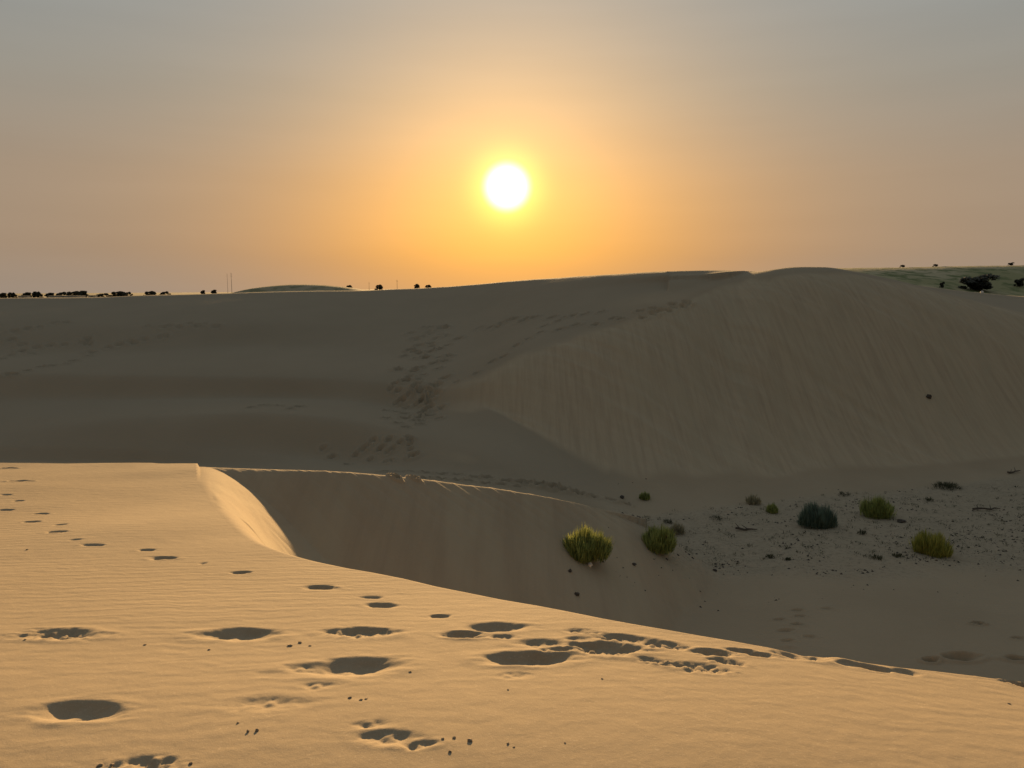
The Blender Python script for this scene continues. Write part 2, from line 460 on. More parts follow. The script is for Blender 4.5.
def basin_mask(X, Y):
    """grey gravelly flat between the near sand and the big slip face"""
    s = X / np.maximum(Y, 1)
    A = np.interp(s, SG, kD[2 + list(K).index('C')]) - 1.2
    n = fbm(X * 0.35, Y * 0.35, 71, 3)
    m = sstep(16.5, 18.5, Y + 1.6 * n) * (1 - sstep(-0.3, 0.9, Y - A + 0.5 * n))
    m *= sstep(2.4, 4.2, X + 0.8 * n)
    return m


def field_mask(X, Y):
    s = X / np.maximum(Y, 1)
    return sstep(94, 108, Y + 8 * fbm(X * .02, Y * .02, 77, 2)) * (0.55 + 0.45 * sstep(0.40, 0.47, s))


def build_sheet():
    rows = [-2.6]
    while rows[-1] < 6000:
        y = rows[-1]
        if y < 1.4: d = 0.06
        elif 11 < y < 19: d = 0.0019 * y
        elif y < 26: d = max(0.0095, 0.0034 * y)
        elif y < 46: d = 0.0032 * y
        elif y < 110: d = 0.0052 * y
        else: d = 0.03 * y
        rows.append(y + d)
    rows = np.array(rows)
    q = np.concatenate([-np.geomspace(24, 1.03, 40), np.linspace(-1.0, -0.76, 60), np.linspace(-0.757, 0.757, 960), np.linspace(0.76, 1.0, 60), np.geomspace(1.03, 24, 40)])
    QQ, YY = np.meshgrid(q, rows)
    XX = QQ * (YY + 3.0)
    X = XX.ravel(); Y = YY.ravel()
    z = base_h(X, Y)
    sm = slip_mask(X, Y, z)
    bm_ = basin_mask(X, Y)
    z = detail(X, Y, z, sm)
    z += bm_ * rough_basin(X, Y)
    z += far_bump(X, Y) * 2.75
    nr, nc = YY.shape
    Z = z.reshape(nr, nc); 
    fresh = np.zeros_like(Z)
    for (cx, cy, a, b, dp, ro) in stamps:
        r0 = np.searchsorted(rows, cy - 2.4 * b); r1 = np.searchsorted(rows, cy + 2.4 * b)
        qa = (cx - 2.4 * a) / (cy + 3); qb = (cx + 2.4 * a) / (cy + 3)
        c0 = np.searchsorted(q, qa - .004); c1_ = np.searchsorted(q, qb + .004)
        if r1 <= r0 or c1_ <= c0: continue
        x = XX[r0:r1, c0:c1_] - cx; y = YY[r0:r1, c0:c1_] - cy
        rot = 0.12 * math.sin(cx * 37 + cy * 11)
        u = (x * math.cos(rot) + y * math.sin(rot)) / a; v = (-x * math.sin(rot) + y * math.cos(rot)) / b
        nn = fbm(x / a * 1.1 + cx * 9, y / b * 1.1 + cy * 7, 81, 3)
        r = np.sqrt(np.abs(u) ** 1.6 + v * v) + (0.26 + .15 * ro) * nn
        # uneven foot shape: heel and toe deeper than the arch
        dep = 1 - 0.30 * np.exp(-((u + 0.05) / 0.22) ** 2)
        hole = np.clip(1 - (r / 1.12) ** 2, 0, 1) ** 1.7 * dep * 1.10 * (1 + .55 * np.clip(v, -1, 1))
        rim = np.exp(-((r - 1.28) / 0.28) ** 2) * ((0.04 if cy < 9 else .30) + 0.06 * ro + 0.2 * nn)
        dz_ = -dp * hole + dp * rim
        if cy < 9: ro = max(ro, .15)
        if ro > 0:
            w_ = np.exp(-(r / 1.02) ** 4)
            dz_ += ro * w_ * (0.026 * fbm(x * 26 + cx, y * 26 + cy, 91, 4) + 0.024 * np.maximum(0, vnoise(x * 38, y * 38, 95)))
        Z[r0:r1, c0:c1_] += dz_
        fresh[r0:r1, c0:c1_] = np.maximum(fresh[r0:r1, c0:c1_], (1 - sstep(.8, 1.5, r)))
    z = Z.ravel()
    co = np.empty((nr * nc, 3), np.float32)
    co[:, 0] = X; co[:, 1] = Y; co[:, 2] = z + CH
    idx = np.arange(nr * nc).reshape(nr, nc)
    quads = np.stack([idx[:-1, :-1], idx[:-1, 1:], idx[1:, 1:], idx[1:, :-1]], -1).reshape(-1, 4)
    me = bpy.data.meshes.new('sand_dunes')
    me.vertices.add(len(co)); me.vertices.foreach_set('co', co.ravel())
    me.loops.add(quads.size); me.loops.foreach_set('vertex_index', quads.ravel().astype(np.int32))
    me.polygons.add(len(quads))
    me.polygons.foreach_set('loop_start', (np.arange(len(quads)) * 4).astype(np.int32))
    me.polygons.foreach_set('loop_total', np.full(len(quads), 4, np.int32))
    me.polygons.foreach_set('use_smooth', np.ones(len(quads), bool))
    me.update(calc_edges=True)
    at = me.attributes.new('zones', 'FLOAT_COLOR', 'POINT')
    colr = np.zeros((len(co), 4), np.float32)
    colr[:, 0] = bm_; colr[:, 1] = field_mask(X, Y); colr[:, 2] = np.maximum(sm, 0); colr[:, 3] = fresh.ravel()
    at.data.foreach_set('color', colr.ravel())
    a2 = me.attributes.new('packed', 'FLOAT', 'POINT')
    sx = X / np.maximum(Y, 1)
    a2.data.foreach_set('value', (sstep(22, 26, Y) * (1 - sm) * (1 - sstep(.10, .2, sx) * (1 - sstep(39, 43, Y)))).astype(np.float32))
    return me, rows, q, Z


# ------------------------------------------------------------------ materials
def new_mat(name):
    m = bpy.data.materials.new(name); m.use_nodes = True
    n = m.node_tree; b = n.nodes['Principled BSDF']
    return m, n, b


def sand_material():
    m, n, b = new_mat('desert_sand')
    N_ = n.nodes.new; K_ = n.links.new
    def mth(op, a, b_=None, c=None):
        x = N_('ShaderNodeMath'); x.operation = op
        for i, v in enumerate((a, b_, c)):
            if v is None: continue
            if isinstance(v, (int, float)): x.inputs[i].default_value = v
            else: K_(v, x.inputs[i])
        return x.outputs[0]
    def mix(f, a, c):
        x = N_('ShaderNodeMix'); x.data_type = 'RGBA'
        if isinstance(f, (int, float)): x.inputs[0].default_value = f
        else: K_(f, x.inputs[0])
        for i, v in ((6, a), (7, c)):
            if isinstance(v, tuple): x.inputs[i].default_value = (*v, 1)
            else: K_(v, x.inputs[i])
        return x.outputs[2]
    def noise(scale, detail=3, vec=None, rough=.55):
        x = N_('ShaderNodeTexNoise'); x.inputs['Scale'].default_value = scale; x.inputs['Detail'].default_value = detail
        x.inputs['Roughness'].default_value = rough
        K_(vec if vec is not None else pos, x.inputs['Vector']); return x.outputs[0]
    def mr_(v, a, b_, c=0.0, d=1.0):
        x = N_('ShaderNodeMapRange'); K_(v, x.inputs[0])
        for i, q_ in enumerate((a, b_, c, d)): x.inputs[i + 1].default_value = q_
        return x.outputs[0]
    g = N_('ShaderNodeNewGeometry'); pos = g.outputs['Position']
    at = N_('ShaderNodeAttribute'); at.attribute_name = 'zones'
    sp = N_('ShaderNodeSeparateColor'); K_(at.outputs['Color'], sp.inputs[0])
    basin, field, slip = sp.outputs[0], sp.outputs[1], sp.outputs[2]
    fresh = at.outputs['Alpha']
    c1_ = mix(mr_(noise(0.35, 5), .35, .65), (.330, .268, .185), (.370, .302, .210))
    c1_ = mix(mr_(noise(260, 2), .3, .75, 0, .55), c1_, (.25, .195, .13))
    c1_ = mix(mr_(noise(90, 2), .60, .74, 0, .5), c1_, (.48, .40, .30))
    grav = mix(mr_(noise(2.2, 5), .35, .65), (.335, .285, .205), (.37, .31, .225))
    grav = mix(mr_(noise(9, 5, rough=.7), .50, .66), grav, (.24, .205, .15))
    ms = N_('ShaderNodeMapping'); ms.inputs['Rotation'].default_value = (0, 0, R(-48.6)); ms.inputs['Scale'].default_value = (3.6, .22, .22)
    K_(pos, ms.inputs[0])
    ms2 = N_('ShaderNodeMapping'); ms2.inputs['Rotation'].default_value = (0, 0, R(-48.6)); ms2.inputs['Scale'].default_value = (.7, .10, .10)
    K_(pos, ms2.inputs[0])
    fy_ = N_('ShaderNodeSeparateXYZ'); K_(pos, fy_.inputs[0])
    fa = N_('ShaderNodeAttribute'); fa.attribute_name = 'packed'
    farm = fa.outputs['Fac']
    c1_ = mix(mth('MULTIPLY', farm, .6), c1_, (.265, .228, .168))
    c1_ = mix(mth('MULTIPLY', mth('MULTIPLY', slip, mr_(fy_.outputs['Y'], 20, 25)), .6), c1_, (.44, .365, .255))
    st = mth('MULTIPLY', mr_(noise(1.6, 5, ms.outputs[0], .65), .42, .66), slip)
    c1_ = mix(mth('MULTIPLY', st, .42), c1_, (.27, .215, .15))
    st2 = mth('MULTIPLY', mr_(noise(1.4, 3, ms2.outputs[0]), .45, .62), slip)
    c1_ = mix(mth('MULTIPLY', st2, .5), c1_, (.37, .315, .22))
    c2 = mix(basin, c1_, grav)
    gr = mix(mr_(noise(.05, 5), .42, .58), (.26, .25, .13), (.40, .35, .23))
    gr = mix(mr_(noise(.4, 5), .48, .62), gr, (.13, .155, .065))
    c3_ = mix(field, c2, gr)
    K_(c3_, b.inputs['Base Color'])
    b.inputs['Roughness'].default_value = 0.95
    b.inputs['Specular IOR Level'].default_value = 0.12
    # wind ripples: thin crests roughly across the view
    mp_ = N_('ShaderNodeMapping'); mp_.inputs['Rotation'].default_value = (0, 0, R(86)); mp_.inputs['Scale'].default_value = (1, 1, .3)
    K_(pos, mp_.inputs[0])
    def rip(scale, dist, ds):
        x = N_('ShaderNodeTexWave'); x.wave_type = 'BANDS'; x.bands_direction = 'X'; x.wave_profile = 'SIN'
        x.inputs['Scale'].default_value = scale; x.inputs['Distortion'].default_value = dist
        x.inputs['Detail'].default_value = 3; x.inputs['Detail Scale'].default_value = ds
        K_(mp_.outputs[0], x.inputs['Vector']); return x.outputs['Fac']
    r1 = rip(2.6, 8.0, .7); r2 = rip(4.3, 11.0, .8)
    patch = mr_(noise(.30, 3), .40, .62, .25, 1.0)
    rp_ = mth('MULTIPLY', mth('ADD', mth('MULTIPLY', r1, .6), mth('MULTIPLY', r2, .35)), patch)
    keep = mth('MULTIPLY', mth('SUBTRACT', 1.0, slip), mth('MULTIPLY', mth('SUBTRACT', 1.0, mth('MULTIPLY', basin, .9)), mth('SUBTRACT', 1.0, mth('MULTIPLY', fresh, .9))))
    sy = N_('ShaderNodeSeparateXYZ'); K_(pos, sy.inputs[0])
    amp = mr_(sy.outputs['Y'], 2.5, 12, .40, 1.5)
    rp_ = mth('MULTIPLY', mth('MULTIPLY', rp_, keep), amp)
    hh = mth('MULTIPLY', rp_, .0034)
    hh = mth('MULTIPLY_ADD', noise(220, 2), .0009, hh)
    hh = mth('MULTIPLY_ADD', noise(7, 4), .006, hh)
    hh = mth('MULTIPLY_ADD', mth('MULTIPLY', noise(14, 5, rough=.7), basin), .05, hh)
    bp = N_('ShaderNodeBump'); bp.inputs['Strength'].default_value = 1.0; bp.inputs['Distance'].default_value = 1.0
    K_(hh, bp.inputs['Height']); K_(bp.outputs[0], b.inputs['Normal'])
    return m


def leaf_material(name, dark, light, rough=.6, trans=0.0):
    m, n, b = new_mat(name)
    t = n.nodes.new('ShaderNodeObjectInfo'); g = n.nodes.new('ShaderNodeNewGeometry')
    r = n.nodes.new('ShaderNodeMix'); r.data_type = 'RGBA'
    r.inputs[6].default_value = (*dark, 1); r.inputs[7].default_value = (*light, 1)
    n.links.new(g.outputs['Random Per Island'], r.inputs[0])
    n.links.new(r.outputs[2], b.inputs['Base Color'])
    b.inputs['Roughness'].default_value = rough
    b.inputs['Specular IOR Level'].default_value = .2
    if trans:
        tr = n.nodes.new('ShaderNodeBsdfTranslucent'); n.links.new(r.outputs[2], tr.inputs[0])
        mx = n.nodes.new('ShaderNodeMixShader'); mx.inputs[0].default_value = trans
        n.links.new(b.outputs[0], mx.inputs[1]); n.links.new(tr.outputs[0], mx.inputs[2])
        n.links.new(mx.outputs[0], n.nodes['Material Output'].inputs[0])
    return m


def stone_material(name, c1_, c2, sc=30):
    m, n, b = new_mat(name)
    t = n.nodes.new('ShaderNodeTexNoise'); t.inputs['Scale'].default_value = sc; t.inputs['Detail'].default_value = 5
    tcx = n.nodes.new('ShaderNodeTexCoord'); n.links.new(tcx.outputs['Object'], t.inputs['Vector'])
    r = n.nodes.new('ShaderNodeMix'); r.data_type = 'RGBA'
    r.inputs[6].default_value = (*c1_, 1); r.inputs[7].default_value = (*c2, 1)
    n.links.new(t.outputs[0], r.inputs[0]); n.links.new(r.outputs[2], b.inputs['Base Color'])
    bp = n.nodes.new('ShaderNodeBump'); bp.inputs['Strength'].default_value = .6; bp.inputs['Distance'].default_value = .01
    n.links.new(t.outputs[0], bp.inputs['Height']); n.links.new(bp.outputs[0], b.inputs['Normal'])
    b.inputs['Roughness'].default_value = .9
    return m


M = {
 'sand': sand_material(),
 'green': leaf_material('shrub_green', (.12, .15, .045), (.44, .48, .16), trans=.5),
 'yellow': leaf_material('shrub_yellow_green', (.17, .19, .04), (.52, .48, .12), trans=.5),
 'blue': leaf_material('shrub_blue_green', (.06, .095, .07), (.20, .26, .20), trans=.5),
 'dry': leaf_material('dry_grass', (.22, .20, .13), (.46, .41, .27), trans=.5),
 'dark': leaf_material('dark_herb', (.035, .042, .022), (.10, .105, .06), trans=.4),
 'tree': leaf_material('tree_leaves', (.026, .028, .020), (.055, .058, .040), trans=0),  # leaf colour lightened a little to stand in for haze over distance
 'wood': stone_material('stem_wood', (.07, .05, .035), (.14, .10, .07)),
 'stone': stone_material('dark_stone', (.03, .026, .022), (.09, .075, .06)),
 'pale': stone_material('pale_stone', (.60, .58, .54), (.75, .73, .70)),
 'clod': stone_material('sand_clod', (.16, .12, .08), (.30, .23, .16)),
 'twig': stone_material('dead_twig', (.04, .032, .025), (.10, .08, .06)),
 'wall': stone_material('pale_plaster', (.42, .38, .33), (.55, .50, .44), 2),
 'roof': stone_material('sheet_roof', (.12, .11, .10), (.2, .18, .16), 2),
 'metal': stone_material('dark_steel', (.06, .055, .05), (.10, .09, .085), 3),
}


def tag(o, label=None, cat=None, group=None, kind=None):
    if label: o['label'] = label
    if cat: o['category'] = cat
    if group: o['group'] = group
    if kind: o['kind'] = kind
    return o


def link_mesh(name, me, parent=None, mat=None):
    o = bpy.data.objects.new(name, me); scene.collection.objects.link(o)
    if parent: o.parent = parent
    if mat: me.materials.clear(); me.materials.append(mat)
    return o


def mesh_from(name, verts, faces, mat, smooth=False):
    me = bpy.data.meshes.new(name); me.from_pydata(verts, [], faces); me.materials.append(mat); me.update()
    if smooth:
        for p in me.polygons: p.use_smooth = True
    return me


# ------------------------------------------------------------------ ground
me, g_rows, g_q, g_Z = build_sheet()
ground = link_mesh('ground', me, mat=M['sand'])
tag(ground, kind='structure')


def gz(X, Y):
    """height of the finished ground"""
    r = np.clip(np.searchsorted(g_rows, Y) - 1, 0, len(g_rows) - 2)
    fr = (Y - g_rows[r]) / (g_rows[r + 1] - g_rows[r])
    qq = X / (Y + 3.0)
    c = np.clip(np.searchsorted(g_q, qq) - 1, 0, len(g_q) - 2)
    fc = (qq - g_q[c]) / (g_q[c + 1] - g_q[c])
    return float((g_Z[r, c] * (1 - fc) + g_Z[r, c + 1] * fc) * (1 - fr) + (g_Z[r + 1, c] * (1 - fc) + g_Z[r + 1, c + 1] * fc) * fr) + CH


def gz_rel(X, Y):
    return np.array([gz(float(x), float(y)) - CH for x, y in zip(np.atleast_1d(X), np.atleast_1d(Y))])


def place(px, py, y0=1.3, y1=900):
    s, t = ray(px, py)
    Y = y0; prev = None
    while Y < y1:
        d = gz(s * Y, Y) - CH - t * Y
        if d > 0 and prev is not None:
            a, da = prev
            Yh = a + (Y - a) * (-da) / (d - da)
            return s * Yh, Yh, gz(s * Yh, Yh)
        prev = (Y, d); Y *= 1.004
    return None


# sand behind the viewer
vs = []; fs = []
bx = [-3000, -300, -62, -30, -10, -3, 0, 3, 10, 30, 62, 300, 3000]
by = [-3000, -300, -60, -15, -2.58]
for y in by:
    for x in bx:
        yy = min(y, -2.58)
        vs.append((x, y, float(base_h(np.array([float(x)]), np.array([float(yy)]))[0]) + CH - 0.004))
for j in range(len(by) - 1):
    for i in range(len(bx) - 1):
        a = j * len(bx) + i; fs.append((a, a + 1, a + 1 + len(bx), a + len(bx)))
tag(link_mesh('ground_behind', mesh_from('ground_behind', vs, fs, M['sand'], True)), kind='structure')

# ------------------------------------------------------------------ vegetation builders


def blade_dome(rng, n, rx, rz, width, lean=1.0, gap=0.25):
    """shrub of fine shoots rising from a wide base: radius rx, height rz"""
    v = []; f = []
    ph = [rng.uniform(0, 6.28) for _ in range(4)]
    for k in range(n):
        a = rng.uniform(0, 2 * math.pi); edge = 1 + .13 * math.sin(2 * a + ph[0]) + .10 * math.sin(5 * a + ph[1])
        r = math.sqrt(rng.random()) * .93
        bx_ = math.cos(a) * r * rx * edge; by_ = math.sin(a) * r * rx * edge
        lump = 1 + .26 * math.sin(bx_ / rx * 5 + ph[2]) * math.cos(by_ / rx * 5 + ph[3])
        oa = a + rng.gauss(0, .8)
        h = rz * lump * (0.25 + 0.75 * math.sqrt(max(0, 1 - r ** 2.2))) * (1 - .62 * rng.random() ** 1.1) * rng.choice((1, 1, 1, 1.06))
        out = rx * (.05 + .12 * r) * rng.uniform(.2, 1.5) * lean
        ex, ey = math.cos(oa), math.sin(oa)
        st = rng.uniform(0, .6)
        pts = []
        for t in (st, st + (1 - st) * .55, 1.0):
            pts.append((bx_ + ex * out * t * t + rng.gauss(0, .014) * rx, by_ + ey * out * t * t + rng.gauss(0, .014) * rx, h * (t ** .9)))
        wa = rng.uniform(0, math.pi); wx, wy = math.cos(wa) * width / 2, math.sin(wa) * width / 2
        i = len(v)
        for p, s in zip(pts[:2], (.8, 1.0)):
            v += [(p[0] - wx * s, p[1] - wy * s, p[2]), (p[0] + wx * s, p[1] + wy * s, p[2])]
        v.append(pts[2])
        f += [(i, i + 1, i + 3, i + 2), (i + 2, i + 3, i + 4)]
    return v, f


def tube(v, f, pts, radii, n=6):
    base_i = len(v)
    for k, (p, r) in enumerate(zip(pts, radii)):
        p = Vector(p)
        d = (Vector(pts[min(k + 1, len(pts) - 1)]) - Vector(pts[max(k - 1, 0)])).normalized()
        u = d.orthogonal().normalized(); w_ = d.cross(u)
        for j in range(n):
            a = 2 * math.pi * j / n
            q_ = p + (u * math.cos(a) + w_ * math.sin(a)) * r
            v.append(tuple(q_))
    for k in range(len(pts) - 1):
        for j in range(n):
            a = base_i + k * n + j; b_ = base_i + k * n + (j + 1) % n
            f.append((a, b_, b_ + n, a + n))
    f.append(tuple(base_i + j for j in range(n))[::-1])
    f.append(tuple(base_i + (len(pts) - 1) * n + j for j in range(n)))


def shrub(px, py, wpx, hpx, mat, label, seed, n=2600, group='shrubs on the basin floor', wid=.022):
    X, Y, Z = place(px, py)
    dist = math.hypot(X, Y)
    rx = .5 * wpx / FPX * Y; rz = hpx / FPX * Y * 1.0
    rng = random.Random(seed)
    root = bpy.data.objects.new('shrub', None); scene.collection.objects.link(root)
    root.location = (X, Y + rx * .4, gz(X, Y + rx * .4) - .02)
    tag(root, label, 'shrub', group)
    rx *= .93; v, f = blade_dome(rng, int(n * .62), rx, rz, wid * .8)
    v2, f2 = blade_dome(rng, int(n * .05), rx * 1.1, rz * 1.12, wid * .6, 1.5)
    k0 = len(v); v += v2; f += [tuple(q_ + k0 for q_ in g_) for g_ in f2]
    link_mesh('foliage', mesh_from('foliage', v, f, mat), root)
    v = []; f = []
    for k in range(14):
        a = rng.uniform(0, 6.28); e = rng.uniform(.3, .75) * rx
        tube(v, f, [(math.cos(a) * .1 * rx, math.sin(a) * .1 * rx, -.03), (math.cos(a) * e * .5, math.sin(a) * e * .5, rz * .35), (math.cos(a) * e, math.sin(a) * e, rz * .72)], [.02, .014, .006], 5)
    link_mesh('stems', mesh_from('stems', v, f, M['wood']), root)
    return root


shrub(587, 562, 54, 30, M['green'], 'widest green shrub on the basin floor, at the foot of the small bowl slope', 1, 5200)
shrub(660, 553, 40, 25, M['green'], 'green shrub just right of the widest one, at the tip of the low pale ridge', 2, 3800)
shrub(820, 528, 38, 25, M['blue'], 'blue green fluffy shrub in the middle of the gravel flat', 3, 3600)
shrub(880, 518, 31, 22, M['green'], 'dark green rounded shrub right of the blue green one', 4, 3200)
shrub(935, 555, 38, 24, M['yellow'], 'yellow green shrub, rightmost and nearest on the gravel flat', 5, 3200)
shrub(773, 513, 14, 10, M['green'], 'small green shrub beside the pale topped tuft near the dune foot', 6, 1100)
shrub(645, 500, 11, 8, M['green'], 'tiny green shrub on the lower left of the big slip face', 7, 900)


def tuft(px, py, wpx, hpx, mat, label, seed, n=110, group='small plants on the basin floor', name='small_plant'):
    X, Y, Z = place(px, py)
    rng = random.Random(seed)
    rx = .5 * wpx / FPX * Y; rz = hpx / FPX * Y
    v, f = blade_dome(rng, n, rx, rz, .014, 2.5)
    o = link_mesh(name, mesh_from(name, v, f, mat))
    o.location = (X, Y, Z - .01)
    tag(o, label, 'plant', group)
    return o


tuft(753, 504, 14, 11, M['dry'], 'pale straw coloured tuft at the foot of the big slip face', 11, 500)
tuft(677, 533, 14, 12, M['dry'], 'pale dry tuft right behind the second green shrub', 12, 420)
tuft(947, 488, 24, 7, M['dark'], 'flat dark sprawling plant at the foot of the dune, farthest right behind the shrubs', 13, 500)
tuft(862, 534, 9, 6, M['dark'], 'small dark plant between the blue green and the yellow green shrub', 14)
tuft(877, 559, 11, 6, M['dark'], 'low dark plant left of the yellow green shrub, the farther left of two', 15)
tuft(898, 557, 11, 5, M['dark'], 'low thin plant left of the yellow green shrub, the nearer of two to it', 16)
tuft(770, 558, 8, 6, M['dark'], 'single dark little plant near the front of the gravel flat', 17)
tuft(845, 495, 11, 5, M['dark'], 'dark little plant against the slip face foot, behind the blue green shrub', 18)
tuft(929, 501, 10, 5, M['dark'], 'dark little plant right of the dark green rounded shrub', 19)
tuft(788, 560, 6, 4, M['dark'], 'tiny thin plant beside the single dark one at the front of the flat', 20)
tuft(668, 523, 9, 6, M['dark'], 'small dull plant behind the pale dry tuft', 21)
tuft(716, 519, 14, 4, M['dark'], 'low dark mat of a plant between the second green shrub and the small green shrub', 22)


def rock_mesh(name, rng, rx, ry, rz, mat, sub=2):
    b = bmesh.new(); bmesh.ops.create_icosphere(b, subdivisions=sub, radius=1)
    ph = [rng.uniform(0, 6) for _ in range(6)]
    for q_ in b.verts:
        c = q_.co
        k = 1 + .22 * math.sin(c.x * 3 + ph[0]) * math.cos(c.y * 3.3 + ph[1]) + .14 * math.sin(c.z * 5 + ph[2] + c.x * 4) + rng.uniform(-.07, .07)
        q_.co = Vector((c.x * rx * k, c.y * ry * k, c.z * rz * k))
    me_ = bpy.data.meshes.new(name); b.to_mesh(me_); b.free(); me_.materials.append(mat)
    return me_


def stone(px, py, wpx, hpx, mat, label, seed, name='stone', cat='stone', group=None):
    X, Y, Z = place(px, py)
    rng = random.Random(seed)
    r = .5 * wpx / FPX * Y; h = .5 * hpx / FPX * Y
    if cat in ('clod', 'crumb'): r *= .8; h *= .62
    o = link_mesh(name, rock_mesh(name, rng, r, r * .8, h, mat)); o.location = (X, Y, Z + h * .55)
    o.rotation_euler = (0, 0, rng.uniform(0, 3))
    return tag(o, label, cat, group)


stone(590, 566, 6, 5, M['pale'], 'white stone in front of the widest green shrub', 31)
stone(570, 571.5, 5, 3.5, M['stone'], 'dark stone just below left of the widest green shrub', 32)
stone(577, 595, 6, 4, M['stone'], 'dark stone alone on the smooth sand below the widest shrub', 33)
stone(622, 498, 5, 4, M['stone'], 'dark stone on the big slip face left of the tiny shrub', 34)
stone(929, 398, 5, 5, M['stone'], 'dark stone lying alone high on the big slip face', 35)
stone(901, 522, 10, 4, M['stone'], 'flat dark stone right beside the dark green rounded shrub', 36)
stone(715, 571, 5, 3, M['stone'], 'dark stone on the bare floor in front of the gravel flat', 37)
stone(634, 565, 5, 3, M['stone'], 'dark stone between the two leftmost green shrubs, in front of them', 38)
stone(800, 522, 7, 3, M['stone'], 'low dark stone left of the blue green shrub', 39)
stone(982, 293, 4, 3, M['pale'], 'white boulder in the green field beyond the dunes', 40, 'boulder', 'boulder')
# clods of sand in the foreground
cl = [(290, 646, 7, 3), (300, 643, 5, 3), (310, 646, 4, 2), (145, 645, 4, 2), (209, 650, 4, 2), (248, 732, 5, 5), (257, 731, 6, 5), (238, 723, 4, 3),
      (470, 741, 8, 5), (450, 752, 6, 4), (454, 738, 5, 3), (443, 739, 5, 3), (508, 744, 4, 3), (514, 747, 4, 2), (361, 700, 5, 2), (350, 698, 5, 3), (100, 766, 9, 5), (112, 765, 6, 3),
      (191, 764, 5, 4), (508, 690, 3, 2), (602, 679, 3, 2), (565, 743, 3, 2), (410, 672, 4, 2), (366, 699, 4, 2), (1009, 704, 5, 2), (25, 640, 4, 2), (27, 550, 3, 2)]
cll = {0: 'dark clod right of the second print from the left, largest of a string of three', 5: 'left one of a pair of dark clods low at left centre', 6: 'right one of a pair of dark clods low at left centre',
       8: 'largest dark clod near the bottom centre', 16: 'dark clod cut by the bottom edge at the left', 24: 'dark clod alone near the right end of the lit sand'}
crl = {1: 'tiny crumb in the middle of the string of three right of the second print', 2: 'tiny crumb at the right end of the string of three right of the second print',
       3: 'tiny crumb alone between the two leftmost big prints', 4: 'tiny crumb just below the left end of the second big print',
       7: 'tiny crumb above and left of the pair of dark clods at low left centre', 9: 'tiny crumb lowest of the scatter at the bottom centre',
       10: 'tiny crumb right above the lowest one at the bottom centre', 11: 'tiny crumb at the left end of the scatter at the bottom centre',
       12: 'left crumb of the close pair right of the bottom centre scatter', 13: 'right crumb of the close pair right of the bottom centre scatter',
       14: 'tiny crumb just under the largest print, left of its near edge centre', 15: 'left crumb of the trio below the largest print',
       17: 'tiny crumb beside the dark clod cut by the bottom edge', 18: 'tiny crumb by the bottom edge at the right end of the crumbled print',
       19: 'tiny crumb below the wide print in the bottom row middle', 20: 'tiny crumb alone below the trampled cluster of prints',
       21: 'tiny crumb alone on smooth sand near the bottom, right of centre', 22: 'tiny crumb at the right end of the largest print',
       23: 'right crumb of the trio below the largest print', 25: 'tiny crumb at the left edge above the leftmost crumbled print', 26: 'tiny crumb at the left edge among the small far prints'}
for i, (x, y, w_, h_) in enumerate(cl):
    lab = cll.get(i)
    if lab: stone(x, y, w_, h_, M['clod'], lab, 50 + i, 'sand_clod', 'clod')
    else: stone(x, y, w_, h_, M['clod'], crl[i], 50 + i, 'sand_crumb', 'crumb', 'tiny crumbs of sand on the lit slope')

# gravel, twigs and dry bits that nobody could count
rng = random.Random(99)
v = []; f = []


def bit(X, Y, Z, r, flat=.6):
    i = len(v); n = rng.randint(4, 6); a0 = rng.uniform(0, 6)
    for k in range(n):
        a = a0 + 6.283 * k / n; rr = r * rng.uniform(.6, 1.2)
        v.append((X + math.cos(a) * rr, Y + math.sin(a) * rr * .8, Z - r * .2))
    v.append((X + rng.uniform(-.3, .3) * r, Y + rng.uniform(-.3, .3) * r, Z + r * flat))
    for k in range(n): f.append((i + k, i + (k + 1) % n, i + n))


cnt = 0
while cnt < 1300:
    px = rng.uniform(600, 1060); py = rng.uniform(478, 620)
    s, t = ray(px, py)
    h = None
    Y = 6.9 / -t
    X = s * Y
    if Y > 30 or X < 1.5: continue
    bmv = float(basin_mask(np.array([X]), np.array([Y]))[0])
    if rng.random() > (.10 + .9 * bmv) * (.06 + 3.0 * max(0, float(fbm(np.array([X * .9]), np.array([Y * 1.6]), 7, 3)[0]) - .05)): continue
    bit(X, Y, gz(X, Y), rng.choice((.012, .015, .02, .02, .028, .04, .06)) * (1 if bmv > .3 else .8)); cnt += 1
o = link_mesh('gravel', mesh_from('gravel', v, f, M['stone'])); tag(o, 'dark grit and pebbles strewn over the basin floor', 'gravel', kind='stuff')
v = []; f = []; cnt = 0
while cnt < 420:
    px = rng.uniform(640, 1060); py = rng.uniform(480, 565)
    s, t = ray(px, py); Y = 7.0 / -t; X = s * Y
    if Y > 30 or float(basin_mask(np.array([X]), np.array([Y]))[0]) < .4: continue
    Z = gz(X, Y)
    vv, ff = blade_dome(rng, 14, rng.uniform(.06, .2), rng.uniform(.04, .12), .012, 2.5)
    i = len(v); v += [(a + X, b_ + Y, c + Z) for a, b_, c in vv]; f += [tuple(k + i for k in q_) for q_ in ff]
    cnt += 1
o = link_mesh('dead_grass', mesh_from('dead_grass', v, f, M['dark'])); tag(o, 'sparse dead grass stubble over the gravel flat', 'grass', kind='stuff')


